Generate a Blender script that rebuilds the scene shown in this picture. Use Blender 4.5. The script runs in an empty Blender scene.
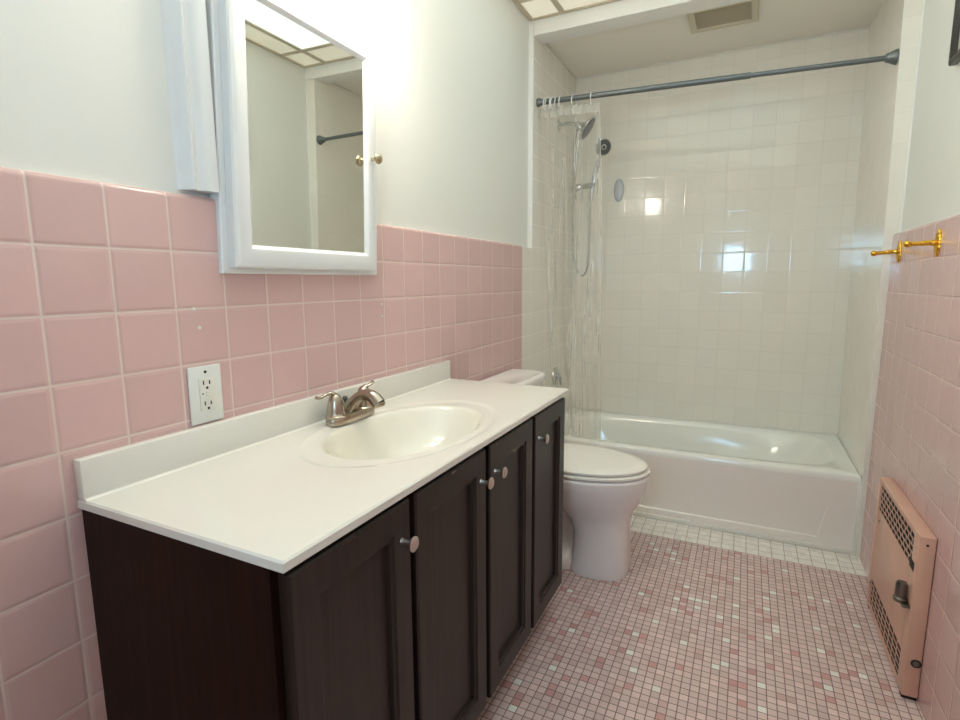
import bpy, bmesh, math, random
from mathutils import Vector, Matrix
random.seed(7)
PI = math.pi
S = bpy.context.scene
COL = S.collection

# ------------------------------------------------------------------ camera
yaw, pit, rol, FPX = -0.4612, 0.1462, -0.0061, 534.88
F = Vector((math.sin(yaw)*math.cos(pit), math.cos(yaw)*math.cos(pit), -math.sin(pit)))
R = Vector((math.cos(yaw), -math.sin(yaw), 0)); U = R.cross(F)
R2 = R*math.cos(rol) + U*math.sin(rol); U2 = -R*math.sin(rol) + U*math.cos(rol)
cam = bpy.data.objects.new('camera', bpy.data.cameras.new('camera'))
COL.objects.link(cam); S.camera = cam
M = Matrix((R2, U2, -F)).transposed().to_4x4(); M.translation = Vector((0.9724, -0.4391, 1.1491))
cam.matrix_world = M
cam.data.sensor_width = 36; cam.data.lens = FPX/960*36; cam.data.clip_start = 0.02

# ------------------------------------------------------------------ world, view, lights
w = bpy.data.worlds.new('world'); S.world = w; w.use_nodes = True
w.node_tree.nodes['Background'].inputs[0].default_value = (0.55, 0.75, 1.0, 1)
w.node_tree.nodes['Background'].inputs[1].default_value = 1.0
S.view_settings.view_transform = 'Standard'; S.view_settings.look = 'None'
S.view_settings.gamma = 1; S.view_settings.use_curve_mapping = False
S.view_settings.exposure = 1.08
PANEL = 0.54      # luminous ceiling diffusers
GLOBE = 21.0      # vanity globes
DAY = 11.5        # daylight lamp outside the rear window (W)
day = bpy.data.objects.new('daylight', bpy.data.lights.new('daylight', 'AREA'))
day.data.shape = 'RECTANGLE'; day.data.size = 0.26; day.data.size_y = 0.34
day.data.energy = DAY; day.data.color = (0.36, 0.68, 1.0)
day.location = (0.82, -1.17, 1.41); day.rotation_euler = (PI/2, 0, 0)
COL.objects.link(day)

# ------------------------------------------------------------------ materials
def mat(name, col, rough=0.5, metal=0.0, spec=0.5, bump=0, bscale=50, coat=0.0, var=0.0, vscale=6, emit=None):
    m = bpy.data.materials.new(name); m.use_nodes = True
    nt = m.node_tree; b = nt.nodes['Principled BSDF']
    b.inputs['Base Color'].default_value = (*col, 1); b.inputs['Roughness'].default_value = rough
    b.inputs['Metallic'].default_value = metal; b.inputs['Specular IOR Level'].default_value = spec
    b.inputs['Coat Weight'].default_value = coat
    tc = nt.nodes.new('ShaderNodeTexCoord')
    if var:
        n = nt.nodes.new('ShaderNodeTexNoise'); n.inputs['Scale'].default_value = vscale; n.inputs['Detail'].default_value = 4
        nt.links.new(tc.outputs['Object'], n.inputs['Vector'])
        r = nt.nodes.new('ShaderNodeValToRGB')
        r.color_ramp.elements[0].position = .3; r.color_ramp.elements[1].position = .7
        r.color_ramp.elements[0].color = (*[c*(1-var) for c in col], 1)
        r.color_ramp.elements[1].color = (*[min(1, c*(1+var)) for c in col], 1)
        nt.links.new(n.outputs['Fac'], r.inputs['Fac']); nt.links.new(r.outputs['Color'], b.inputs['Base Color'])
    if bump:
        n = nt.nodes.new('ShaderNodeTexNoise'); n.inputs['Scale'].default_value = bscale; n.inputs['Detail'].default_value = 5
        nt.links.new(tc.outputs['Object'], n.inputs['Vector'])
        bp = nt.nodes.new('ShaderNodeBump'); bp.inputs['Strength'].default_value = bump; bp.inputs['Distance'].default_value = .003
        nt.links.new(n.outputs['Fac'], bp.inputs['Height']); nt.links.new(bp.outputs['Normal'], b.inputs['Normal'])
    if emit:
        b.inputs['Emission Color'].default_value = (*emit[0], 1); b.inputs['Emission Strength'].default_value = emit[1]
    return m

def tile_mat(name, ax, org, pitch, col, grout, gw, rough=0.12, tilt=0.02, bump=0.6, var=0.04, mosaic=None, grough=.7, wav=0.0):
    """square tiles in the plane of the two object axes ax"""
    m = bpy.data.materials.new(name); m.use_nodes = True
    nt = m.node_tree; L = nt.links.new; b = nt.nodes['Principled BSDF']
    def math_(op, a, bb=None, c=None):
        n = nt.nodes.new('ShaderNodeMath'); n.operation = op
        for i, v in enumerate((a, bb, c)):
            if v is None: continue
            if isinstance(v, (int, float)): n.inputs[i].default_value = v
            else: L(v, n.inputs[i])
        return n.outputs[0]
    tc = nt.nodes.new('ShaderNodeTexCoord'); sp = nt.nodes.new('ShaderNodeSeparateXYZ'); L(tc.outputs['Object'], sp.inputs[0])
    def grid(org, pitch, gw):
        es, ids = [], []
        for a, o in zip(ax, org):
            u = math_('DIVIDE', math_('SUBTRACT', sp.outputs[a], o), pitch)
            f = math_('FRACT', u); ids.append(math_('FLOOR', u))
            es.append(math_('MINIMUM', f, math_('SUBTRACT', 1.0, f)))
        e = math_('MULTIPLY', math_('MINIMUM', *es), pitch)
        def ss(a, c):
            n = nt.nodes.new('ShaderNodeMapRange'); n.interpolation_type = 'SMOOTHSTEP'
            n.inputs['From Min'].default_value = a; n.inputs['From Max'].default_value = c; L(e, n.inputs['Value']); return n.outputs[0]
        cx = nt.nodes.new('ShaderNodeCombineXYZ'); L(ids[0], cx.inputs[0]); L(ids[1], cx.inputs[1])
        wn = nt.nodes.new('ShaderNodeTexWhiteNoise'); wn.noise_dimensions = '3D'; L(cx.outputs[0], wn.inputs['Vector'])
        return ss(gw*.35, gw*.75), ss(gw*.2, gw*2.4), wn
    mask, hgt, wn = grid(org, pitch, gw)
    if mosaic:
        ramp = nt.nodes.new('ShaderNodeValToRGB'); ramp.color_ramp.interpolation = 'CONSTANT'
        els = ramp.color_ramp.elements; pos = 0
        els[0].color = (*mosaic['cols'][0][1], 1)
        els[1].position = mosaic['cols'][0][0]; els[1].color = (*mosaic['cols'][1][1], 1)
        acc = mosaic['cols'][0][0]
        for i in range(1, len(mosaic['cols'])-1):
            acc += mosaic['cols'][i][0]; e = els.new(acc); e.color = (*mosaic['cols'][i+1][1], 1)
        L(wn.outputs['Value'], ramp.inputs['Fac'])
        m2, h2, wn2 = grid(mosaic['org2'], mosaic['pitch2'], gw)
        sel = math_('GREATER_THAN', sp.outputs[1], mosaic['y'])
        def mixf(a, c):
            n = nt.nodes.new('ShaderNodeMix'); L(sel, n.inputs[0]); L(a, n.inputs[2]); L(c, n.inputs[3]); return n.outputs[0]
        mask, hgt = mixf(mask, m2), mixf(hgt, h2)
        mc = nt.nodes.new('ShaderNodeMix'); mc.data_type = 'RGBA'; L(sel, mc.inputs[0]); L(ramp.outputs[0], mc.inputs[6]); mc.inputs[7].default_value = (*mosaic['white'], 1)
        tcol = mc.outputs[2]
        gmix = nt.nodes.new('ShaderNodeMix'); gmix.data_type = 'RGBA'; L(sel, gmix.inputs[0]); gmix.inputs[6].default_value = (*grout, 1); gmix.inputs[7].default_value = (*mosaic['grout2'], 1)
        gcol = gmix.outputs[2]
    else:
        rg = nt.nodes.new('ShaderNodeRGB'); rg.outputs[0].default_value = (*col, 1); tcol = rg.outputs[0]
        gg = nt.nodes.new('ShaderNodeRGB'); gg.outputs[0].default_value = (*grout, 1); gcol = gg.outputs[0]
    hs = nt.nodes.new('ShaderNodeHueSaturation'); L(tcol, hs.inputs['Color'])
    cs = nt.nodes.new('ShaderNodeSeparateColor'); L(wn.outputs['Color'], cs.inputs[0])
    L(math_('ADD', math_('MULTIPLY', cs.outputs[1], 2*var), 1-var), hs.inputs['Value'])
    mx = nt.nodes.new('ShaderNodeMix'); mx.data_type = 'RGBA'; L(mask, mx.inputs[0]); L(gcol, mx.inputs[6]); L(hs.outputs[0], mx.inputs[7])
    L(mx.outputs[2], b.inputs['Base Color'])
    L(math_('ADD', math_('MULTIPLY', mask, rough-grough), grough), b.inputs['Roughness'])
    # tilt per tile
    geo = nt.nodes.new('ShaderNodeNewGeometry')
    v1 = nt.nodes.new('ShaderNodeVectorMath'); v1.operation = 'SUBTRACT'; L(wn.outputs['Color'], v1.inputs[0]); v1.inputs[1].default_value = (.5, .5, .5)
    v2 = nt.nodes.new('ShaderNodeVectorMath'); v2.operation = 'SCALE'; L(v1.outputs[0], v2.inputs[0]); v2.inputs['Scale'].default_value = tilt
    v3 = nt.nodes.new('ShaderNodeVectorMath'); v3.operation = 'ADD'; L(v2.outputs[0], v3.inputs[0]); L(geo.outputs['Normal'], v3.inputs[1])
    v4 = nt.nodes.new('ShaderNodeVectorMath'); v4.operation = 'NORMALIZE'; L(v3.outputs[0], v4.inputs[0])
    nrm = v4.outputs[0]
    if wav:
        nz = nt.nodes.new('ShaderNodeTexNoise'); nz.inputs['Scale'].default_value = 11; L(tc.outputs['Object'], nz.inputs['Vector'])
        b0 = nt.nodes.new('ShaderNodeBump'); b0.inputs['Strength'].default_value = wav; b0.inputs['Distance'].default_value = .01
        L(nz.outputs['Fac'], b0.inputs['Height']); L(nrm, b0.inputs['Normal']); nrm = b0.outputs['Normal']
    bu = nt.nodes.new('ShaderNodeBump'); bu.inputs['Strength'].default_value = bump; bu.inputs['Distance'].default_value = .0015
    L(hgt, bu.inputs['Height']); L(nrm, bu.inputs['Normal']); L(bu.outputs['Normal'], b.inputs['Normal'])
    return m

PINK = (0.69, 0.455, 0.435); GROUT = (0.74, 0.60, 0.54)
T = 0.1095; CAP = 1.318; W = 1.456
m_pinkL = tile_mat('pink_tile_left', (1, 2), (0, CAP), T, PINK, GROUT, .0032, rough=.10, wav=.12)
m_pinkR = tile_mat('pink_tile_right', (1, 2), (1.49, CAP), T, PINK, (.72, .54, .49), .0026, rough=.10, wav=.12)
CREAM = (0.90, 0.86, 0.765); CG = (0.79, 0.75, 0.65)
m_backtile = tile_mat('cream_tile_back', (0, 2), (.733, 1.189), .1065, CREAM, CG, .0025, rough=.10, tilt=.016, bump=.16, var=.015, wav=.07)
m_sidetile = tile_mat('cream_tile_side', (1, 2), (1.98, 1.208), .1095, CREAM, (.86, .82, .73), .0020, rough=.12, tilt=.02, bump=.06, var=.015, wav=.07, grough=.22)
m_sidetileL = tile_mat('cream_tile_left', (1, 2), (1.98, 1.208), .1095, CREAM, (.93, .90, .82), .0026, rough=.12, tilt=.02, bump=.2, var=.015, wav=.07, grough=.5)
m_floor = tile_mat('pink_mosaic', (0, 1), (0.504, 1.965), .0243, None, (0.24, 0.155, 0.13), .0024, rough=.28, tilt=.03, bump=.5, var=.07,
    mosaic=dict(cols=[(.42, (.73, .55, .52)), (.20, (.69, .51, .48)), (.275, (.77, .59, .56)), (.04, (.65, .43, .40)), (.035, (.63, .33, .31)), (.03, (.88, .86, .80))],
        org2=(.548, 1.965), pitch2=.0485, y=1.965, white=(.90, .86, .79), grout2=(.46, .40, .32)))
m_plaster = mat('cream_plaster', (0.83, 0.83, 0.78), .45, bump=.25, bscale=18)
m_wpaint = mat('white_gloss_paint', (0.88, 0.87, 0.83), .28, bump=.1, bscale=30)
m_cabw = mat('cabinet_white_paint', (0.83, 0.84, 0.84), .25)
m_ceil = mat('alcove_ceiling_paint', (0.92, 0.88, 0.78), .6, bump=.15, bscale=25)
m_grid = mat('tan_grid_metal', (0.60, 0.52, 0.39), .4)
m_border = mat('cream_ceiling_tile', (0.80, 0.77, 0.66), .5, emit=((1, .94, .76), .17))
m_panel = mat('lit_diffuser', (0.8, 0.85, 0.85), .4, emit=((.86, 1.0, .97), PANEL))
m_counter = mat('cultured_marble', (0.81, 0.78, 0.71), .16, coat=.3)
m_basin = mat('basin_marble', (0.81, 0.765, 0.665), .10, coat=.4)
m_porc = mat('white_porcelain', (0.88, 0.83, 0.81), .10, coat=.4)
m_seat = mat('seat_plastic', (0.90, 0.87, 0.80), .22)
m_tub = mat('tub_enamel', (0.90, 0.84, 0.77), .16, coat=.2)
m_tubin = mat('tub_enamel_inner', (0.90, 0.89, 0.82), .12, coat=.2)
m_nickel = mat('brushed_nickel', (0.44, 0.38, 0.31), .22, 1.0, bump=.05, bscale=200)
m_knob = mat('satin_nickel_knob', (0.66, 0.62, 0.57), .28, 1.0)
m_chrome = mat('chrome', (0.55, 0.56, 0.56), .12, 1.0)
m_darkchrome = mat('spray_face', (0.12, 0.12, 0.12), .35, .5)
m_rod = mat('grey_enamel_rod', (0.15, 0.165, 0.165), .30, .4)
m_steel = mat('dull_steel', (0.22, 0.20, 0.18), .28, 1.0)
m_brass = mat('polished_brass', (0.80, 0.45, 0.06), .16, 1.0)
m_black = mat('black', (0.012, 0.01, 0.009), .6)
m_slot = mat('outlet_slot', (0.03, 0.025, 0.02), .6)
m_plast = mat('outlet_plastic', (0.78, 0.77, 0.70), .3)
m_mirror = mat('mirror_silver', (0.80, 0.815, 0.77), .0, 1.0)
m_heater = mat('peach_enamel', (0.72, 0.42, 0.31), .32, var=.07, vscale=9, bump=.05, bscale=30)
m_heatside = mat('pink_enamel', (0.50, 0.29, 0.26), .30, var=.05)
m_vent = mat('aged_cream_vent', (0.66, 0.59, 0.44), .5)
m_caulk = mat('white_caulk', (0.80, 0.77, 0.70), .35)
m_frame = mat('dark_frame', (0.035, 0.03, 0.022), .25, bump=.2, bscale=80)
m_paper = mat('picture_paper', (0.6, 0.6, 0.57), .2)
m_globe = mat('opal_globe', (0.9, 0.9, 0.88), .2, emit=((1.0, .92, .76), GLOBE))
m_ring = mat('ring_plastic', (0.82, 0.81, 0.78), .25)
m_grey = mat('grey_plastic', (0.60, 0.63, 0.65), .15)
m_dirt = mat('worn_edge', (0.33, 0.23, 0.15), .8)

def wood_mat(name, c1, c2, rough, spec=.5):
    m = mat(name, c1, rough, spec=spec); nt = m.node_tree; L = nt.links.new; b = nt.nodes['Principled BSDF']
    tc = nt.nodes.new('ShaderNodeTexCoord'); mp = nt.nodes.new('ShaderNodeMapping'); mp.inputs['Scale'].default_value = (60, 60, 2.2)
    n = nt.nodes.new('ShaderNodeTexNoise'); n.inputs['Scale'].default_value = 1.5; n.inputs['Detail'].default_value = 6
    r = nt.nodes.new('ShaderNodeValToRGB'); r.color_ramp.elements[0].position = .35; r.color_ramp.elements[1].position = .68
    r.color_ramp.elements[0].color = (*c1, 1); r.color_ramp.elements[1].color = (*c2, 1)
    L(tc.outputs['Object'], mp.inputs[0]); L(mp.outputs[0], n.inputs['Vector']); L(n.outputs['Fac'], r.inputs['Fac']); L(r.outputs[0], b.inputs['Base Color'])
    bp = nt.nodes.new('ShaderNodeBump'); bp.inputs['Strength'].default_value = .12; bp.inputs['Distance'].default_value = .001
    L(n.outputs['Fac'], bp.inputs['Height']); L(bp.outputs[0], b.inputs['Normal'])
    return m
m_side = wood_mat('dark_walnut_side', (0.008, 0.0020, 0.0010), (0.022, 0.0062, 0.0026), .45, .13)
m_door = wood_mat('dark_espresso_door', (0.017, 0.010, 0.008), (0.029, 0.018, 0.014), .40, .4)
m_scuff = mat('bare_wood_scuff', (0.30, 0.20, 0.14), .7)

# clear vinyl curtain: real thin sheet, partly transparent, milky, glossy
m_curt = bpy.data.materials.new('clear_vinyl'); m_curt.use_nodes = True
nt = m_curt.node_tree; nt.nodes.clear(); L_ = nt.links.new
out = nt.nodes.new('ShaderNodeOutputMaterial')
tr = nt.nodes.new('ShaderNodeBsdfTransparent'); tr.inputs[0].default_value = (.995, .995, .99, 1)
di = nt.nodes.new('ShaderNodeBsdfDiffuse'); di.inputs[0].default_value = (.95, .93, .88, 1)
tl = nt.nodes.new('ShaderNodeBsdfTranslucent'); tl.inputs[0].default_value = (.97, .95, .90, 1)
gl = nt.nodes.new('ShaderNodeBsdfGlossy'); gl.inputs['Roughness'].default_value = .12
lw = nt.nodes.new('ShaderNodeLayerWeight'); lw.inputs[0].default_value = .25
m1 = nt.nodes.new('ShaderNodeMixShader'); m1.inputs[0].default_value = .5; L_(di.outputs[0], m1.inputs[1]); L_(tl.outputs[0], m1.inputs[2])
m2 = nt.nodes.new('ShaderNodeMixShader'); m2.inputs[0].default_value = .20; L_(tr.outputs[0], m2.inputs[1]); L_(m1.outputs[0], m2.inputs[2])
mr = nt.nodes.new('ShaderNodeMath'); mr.operation = 'MULTIPLY'; mr.inputs[1].default_value = .42; L_(lw.outputs['Fresnel'], mr.inputs[0])
m3 = nt.nodes.new('ShaderNodeMixShader'); L_(mr.outputs[0], m3.inputs[0]); L_(m2.outputs[0], m3.inputs[1]); L_(gl.outputs[0], m3.inputs[2])
L_(m3.outputs[0], out.inputs[0])
tc = nt.nodes.new('ShaderNodeTexCoord'); mp = nt.nodes.new('ShaderNodeMapping'); mp.inputs['Scale'].default_value = (22, 5, 1.1); mp.inputs['Rotation'].default_value = (0, .09, 0)
nz = nt.nodes.new('ShaderNodeTexNoise'); nz.inputs['Scale'].default_value = 1.0; nz.inputs['Detail'].default_value = 3; nz.inputs['Distortion'].default_value = .6
L_(tc.outputs['Object'], mp.inputs[0]); L_(mp.outputs[0], nz.inputs['Vector'])
rg = nt.nodes.new('ShaderNodeMapRange'); rg.inputs['From Min'].default_value = .38; rg.inputs['From Max'].default_value = .68; rg.inputs['To Min'].default_value = .06; rg.inputs['To Max'].default_value = .36
L_(nz.outputs['Fac'], rg.inputs['Value']); L_(rg.outputs[0], m2.inputs[0])
m_glass = bpy.data.materials.new('window_glass'); m_glass.use_nodes = True
nt = m_glass.node_tree; nt.nodes.clear(); L_ = nt.links.new
out = nt.nodes.new('ShaderNodeOutputMaterial'); tr = nt.nodes.new('ShaderNodeBsdfTransparent'); gl = nt.nodes.new('ShaderNodeBsdfGlossy'); gl.inputs['Roughness'].default_value = .02
mx = nt.nodes.new('ShaderNodeMixShader'); mx.inputs[0].default_value = .06; L_(tr.outputs[0], mx.inputs[1]); L_(gl.outputs[0], mx.inputs[2]); L_(mx.outputs[0], out.inputs[0])

# ------------------------------------------------------------------ mesh helpers
def box(bm, x0, x1, y0, y1, z0, z1, bev=0, seg=2):
    r = bmesh.ops.create_cube(bm, size=1)
    vs = r['verts']
    for v in vs:
        v.co = Vector(((x0+x1)/2 + v.co.x*(x1-x0), (y0+y1)/2 + v.co.y*(y1-y0), (z0+z1)/2 + v.co.z*(z1-z0)))
    if bev:
        es = list({e for v in vs for e in v.link_edges})
        bmesh.ops.bevel(bm, geom=es, offset=bev, segments=seg, profile=.5, affect='EDGES')
def BM(): return bmesh.new()
def bx(*a, **k):
    bm = BM(); box(bm, *a, **k); return bm
def loft(bm, rings, close=True, cap0=True, cap1=True):
    vr = [[bm.verts.new(p) for p in r] for r in rings]
    n = len(vr[0])
    for a, b in zip(vr, vr[1:]):
        for i in range(n if close else n-1):
            j = (i+1) % n
            try: bm.faces.new((a[i], a[j], b[j], b[i]))
            except ValueError: pass
    if cap0: bm.faces.new(list(reversed(vr[0])))
    if cap1: bm.faces.new(vr[-1])
    return vr
def frame_for(d):
    d = d.normalized(); up = Vector((0, 0, 1)) if abs(d.z) < .9 else Vector((1, 0, 0))
    a = d.cross(up).normalized(); return a, a.cross(d).normalized()
def tube(bm, pts, rad, n=12, cap=True, flat=1.0):
    pts = [Vector(p) for p in pts]
    if not isinstance(rad, (list, tuple)): rad = [rad]*len(pts)
    rings = []; a = None
    for i, p in enumerate(pts):
        d = (pts[min(i+1, len(pts)-1)] - pts[max(i-1, 0)]).normalized()
        if a is None: a, b = frame_for(d)
        else:
            a = (a - d*a.dot(d)).normalized(); b = a.cross(d).normalized()
        rings.append([p + rad[i]*(a*math.cos(t) + b*flat*math.sin(t)) for t in [2*PI*k/n for k in range(n)]])
    loft(bm, rings, True, cap, cap)
def smooth_path(pts, k=6):
    pts = [Vector(p) for p in pts]; o = []
    for i in range(len(pts)-1):
        p0, p1, p2, p3 = pts[max(i-1, 0)], pts[i], pts[i+1], pts[min(i+2, len(pts)-1)]
        for j in range(k):
            t = j/k
            o.append(.5*((2*p1)+(-p0+p2)*t+(2*p0-5*p1+4*p2-p3)*t*t+(-p0+3*p1-3*p2+p3)*t**3))
    o.append(pts[-1]); return o
def lathe(bm, prof, origin, axis, n=24, sx=1.0, sy=1.0):
    """prof: list (r, h) along the axis"""
    o = Vector(origin); d = Vector(axis).normalized(); a, b = frame_for(d)
    rings = [[o + d*h + r*(a*sx*math.cos(t) + b*sy*math.sin(t)) for t in [2*PI*k/n for k in range(n)]] for r, h in prof]
    loft(bm, rings)
def obj(name, bm, m, parent=None, smooth=True, angle=35, loc=None):
    bmesh.ops.remove_doubles(bm, verts=bm.verts, dist=1e-6)
    bmesh.ops.recalc_face_normals(bm, faces=bm.faces)
    me = bpy.data.meshes.new(name)
    if smooth:
        for f in bm.faces: f.smooth = True
        ca = math.radians(angle)
        for e in bm.edges:
            if len(e.link_faces) == 2 and e.calc_face_angle(0) > ca: e.smooth = False
    bm.to_mesh(me); bm.free()
    for mm in (m if isinstance(m, (list, tuple)) else [m]): me.materials.append(mm)
    o = bpy.data.objects.new(name, me); COL.objects.link(o)
    if parent:
        o.parent = parent
        # meshes are written in world coordinates; undo the location of an Empty parent
        if parent.type == 'EMPTY': o.matrix_parent_inverse = Matrix.Translation(-parent.location)
    return o
def struct(name, bm, m, **k):
    o = obj(name, bm, m, **k); o['kind'] = 'structure'; return o
def thing(name, label, cat, loc=(0, 0, 0), group=None):
    o = bpy.data.objects.new(name, None); COL.objects.link(o); o.location = loc; o.empty_display_size = .05
    o['label'] = label; o['category'] = cat
    if group: o['group'] = group
    return o
def tag(o, label, cat, group=None):
    o['label'] = label; o['category'] = cat
    if group: o['group'] = group
    return o

# ------------------------------------------------------------------ the room
CEIL = 2.36; YR = -1.05; BACK = 2.812; TUBY = 2.144; RIM = 0.3456; ACEIL = 2.322
struct('floor', bx(-.1, W+.1, YR-.1, BACK+.1, -.08, 0), m_floor, smooth=False)
bm = BM()
box(bm, -.12, -.020, YR-.1, BACK+.12, 0, CEIL+.1)
wl = struct('wall_left', bm, m_plaster, smooth=False)
def wainscot(name, xf, s, y0, y1, m, parent):
    """tile slab with a rounded cap; xf = tile face, s = +1 faces +X"""
    prof = [(xf-s*.0205, 0), (xf, 0), (xf, CAP-.012)]
    for k in range(1, 7):
        t = k/6*PI/2; prof.append((xf-s*.010*(1-math.cos(t)), CAP-.012+.012*math.sin(t)))
    prof.append((xf-s*.0205, CAP+.0005))
    bm = BM(); loft(bm, [[Vector((x, y, z)) for x, z in prof] for y in (y0, y1)])
    return obj(name, bm, m, parent, angle=60)
wainL = wainscot('tile_wainscot', 0, 1, YR, 1.98, m_pinkL, wl)
for y, z in ((0.2555, 1.0985), (0.2645, 1.061), (.862, 1.083), (.862, 1.048)):
    bm = BM(); lathe(bm, [(.0001, 0.0), (.004, 0), (.003, .0012), (.0001, .0015)], (0, y, z), (1, 0, 0), 10)
    obj('wall_plug', bm, m_caulk, wl)
wr = struct('wall_right', bx(W+.022, W+.12, YR-.1, 2.13, 0, CEIL+.1), m_plaster, smooth=False)
wainscot('tile_wainscot', W, -1, YR, 2.118, m_pinkR, wr)
# rear wall with the window opening (behind the camera)
bm = BM(); wx0, wx1, wz0, wz1 = .70, .94, 1.25, 1.57
box(bm, -.1, wx0, YR-.1, YR, 0, CEIL+.1); box(bm, wx1, W+.1, YR-.1, YR, 0, CEIL+.1)
box(bm, wx0, wx1, YR-.1, YR, 0, wz0); box(bm, wx0, wx1, YR-.1, YR, wz1, CEIL+.1)
struct('wall_rear', bm, m_plaster, smooth=False)
bm = BM()
for a in ((wx0-.05, wx0+.02, wz0-.05, wz1+.05), (wx1-.02, wx1+.05, wz0-.05, wz1+.05)): box(bm, a[0], a[1], YR-.06, YR+.015, a[2], a[3], bev=.003)
for a in ((wx0+.02, wx1-.02, wz0-.05, wz0+.02), (wx0+.02, wx1-.02, wz1-.02, wz1+.05)): box(bm, a[0], a[1], YR-.06, YR+.015, a[2], a[3], bev=.003)
box(bm, wx0+.02, wx1-.02, YR-.05, YR-.01, (wz0+wz1)/2-.02, (wz0+wz1)/2+.02); box(bm, (wx0+wx1)/2-.02, (wx0+wx1)/2+.02, YR-.05, YR-.01, wz0+.02, (wz0+wz1)/2-.02); box(bm, (wx0+wx1)/2-.02, (wx0+wx1)/2+.02, YR-.05, YR-.01, (wz0+wz1)/2+.02, wz1-.02)
win = struct('window_1', bm, m_wpaint, smooth=False)
obj('window_pane', bx(wx0+.015, wx1-.015, YR-.034, YR-.03, wz0+.015, wz1-.015), m_glass, win, smooth=False)

alc = BM(); box(alc, -.0215, 0.0, 1.98, 2.106, 0, 1.309); box(alc, -.0215, 0.0, 2.106, BACK+.01, 0, CEIL)
# alcove walls: left, back, right (the right one leans a little)
struct('wall_alcove_left', alc, m_sidetileL, smooth=False)
struct('wall_back', bx(-.12, W+.12, BACK, BACK+.1, 0, CEIL+.1), m_backtile, smooth=False)
bm = BM()
xb, xt = 1.440, 1.414
vs = []
for y in (2.122, BACK+.02):
    vs.append([bm.verts.new(p) for p in ((xb+.004, y, 0), (xt, y, CEIL), (W+.12, y, CEIL), (W+.12, y, 0))])
for i in range(4):
    j = (i+1) % 4; bm.faces.new((vs[0][i], vs[0][j], vs[1][j], vs[1][i]))
bm.faces.new(vs[0]); bm.faces.new(vs[1])
struct('wall_alcove_right', bm, m_sidetile, smooth=False)

# ceiling with T-bar grid, border tiles and lit diffusers
cl = struct('ceiling', bx(-.1, W+.1, YR-.1, 2.12, CEIL+.012, CEIL+.1), m_wpaint, smooth=False)
struct('ceiling_alcove', bx(-.1, W+.1, 2.12, BACK+.1, ACEIL, CEIL+.1), m_ceil, smooth=False)
YB = 2.112; gx = (.14, 1.316); gy = 1.925
bm = BM()
for x in gx: box(bm, x-.012, x+.012, YR, YB, CEIL-.002, CEIL+.011)
ys = [gy, gy-1.2, gy-2.4]
for y in ys: box(bm, -.02, W+.022, y-.012, y+.012, CEIL-.0015, CEIL+.011)
box(bm, -.02, .0, YR, YB, CEIL-.003, CEIL+.011); box(bm, W+.004, W+.022, YR, YB, CEIL-.003, CEIL+.011)
box(bm, -.02, W+.022, YB-.018, YB, CEIL-.0025, CEIL+.011)
obj('ceiling_grid', bm, m_grid, cl, smooth=False)
bm = BM()
box(bm, 0.0, gx[0]-.013, YR, YB-.01, CEIL+.003, CEIL+.008); box(bm, gx[1]+.013, W+.01, YR, YB-.01, CEIL+.003, CEIL+.008)
box(bm, gx[0]+.013, gx[1]-.013, gy+.013, YB-.01, CEIL+.003, CEIL+.008)
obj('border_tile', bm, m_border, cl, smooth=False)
segs = [(ys[1]+.013, ys[0]-.013), (ys[2]+.013, ys[1]-.013), (YR, ys[2]-.013)]
for k, (a, b) in enumerate(segs[:2]):
    o = obj('ceiling_light_panel', bx(gx[0]+.013, gx[1]-.013, a, b, CEIL+.003, CEIL+.009), m_panel, smooth=False)
    tag(o, ['frosted lit diffuser panel in the ceiling grid, reflected in the cabinet mirror', 'lit diffuser panel in the ceiling grid towards the rear window'][k], 'light panel')
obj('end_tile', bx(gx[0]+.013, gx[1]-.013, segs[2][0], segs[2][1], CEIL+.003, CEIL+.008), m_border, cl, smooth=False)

# beam above the tub opening
struct('trim_1', bx(-.019, W+.03, YB, 2.222, 2.293, CEIL+.05, bev=.0025), m_wpaint, angle=10)
# casing strips beside the opening
bm = BM(); box(bm, -.020, -.0005, 2.100, 2.106, CAP-.008, CEIL-.004, bev=.001); tube(bm, [(.0, 2.101, 1.312), (.0, 2.101, CEIL-.07)], .003, 8); tube(bm, [(-.019, 2.099, CAP), (-.019, 2.099, CEIL-.004)], .003, 8)
struct('trim_2', bm, m_wpaint)
bm = BM(); tube(bm, [(W+.020, 2.120, CAP), (W+.020, 2.120, CEIL-.004)], .004, 8)
struct('trim_3', bm, m_wpaint)
# moulded upright beside the mirror cabinet
bm = BM()
prof = [(.250, -.0205)]
for k in range(9): t = k/8; prof.append((.256+.016*t, -.0195+.0317*(.5-.5*math.cos(t*PI))))
for k in range(1, 9): t = k/8; prof.append((.272+.018*t, .0122-.006*math.sin(t*PI)))
for y, x in ((.296, .0165), (.306, .0175), (.3195, .0175), (.3195, -.0205)): prof.append((y, x))
loft(bm, [[Vector((x, y, z)) for y, x in prof] for z in (1.327, CEIL-.002)])
struct('trim_4', bm, m_cabw)
# caulk beads
bm = BM()
tube(bm, [(0.004, 2.23, ACEIL-.003), (0.004, BACK-.004, ACEIL-.003), (xt, BACK-.004, ACEIL-.003), (xt, 2.23, ACEIL-.003)], .005, 8)
struct('trim_5', bm, m_caulk)
bm = BM(); box(bm, 0.002, 1.44, TUBY-.012, TUBY+.01, .0, .022, bev=.004); box(bm, 1.431, 1.452, TUBY-.010, TUBY+.01, 0, RIM-.02, bev=.003)
struct('trim_6', bm, m_caulk)
bm = BM(); tube(bm, [(1.4385, TUBY+.004, RIM+.001), (1.4385, BACK-.006, RIM+.001)], .004, 8); tube(bm, [(.004, BACK-.004, RIM+.001), (1.436, BACK-.004, RIM+.001)], .004, 8)
struct('trim_7', bm, m_caulk)
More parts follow.
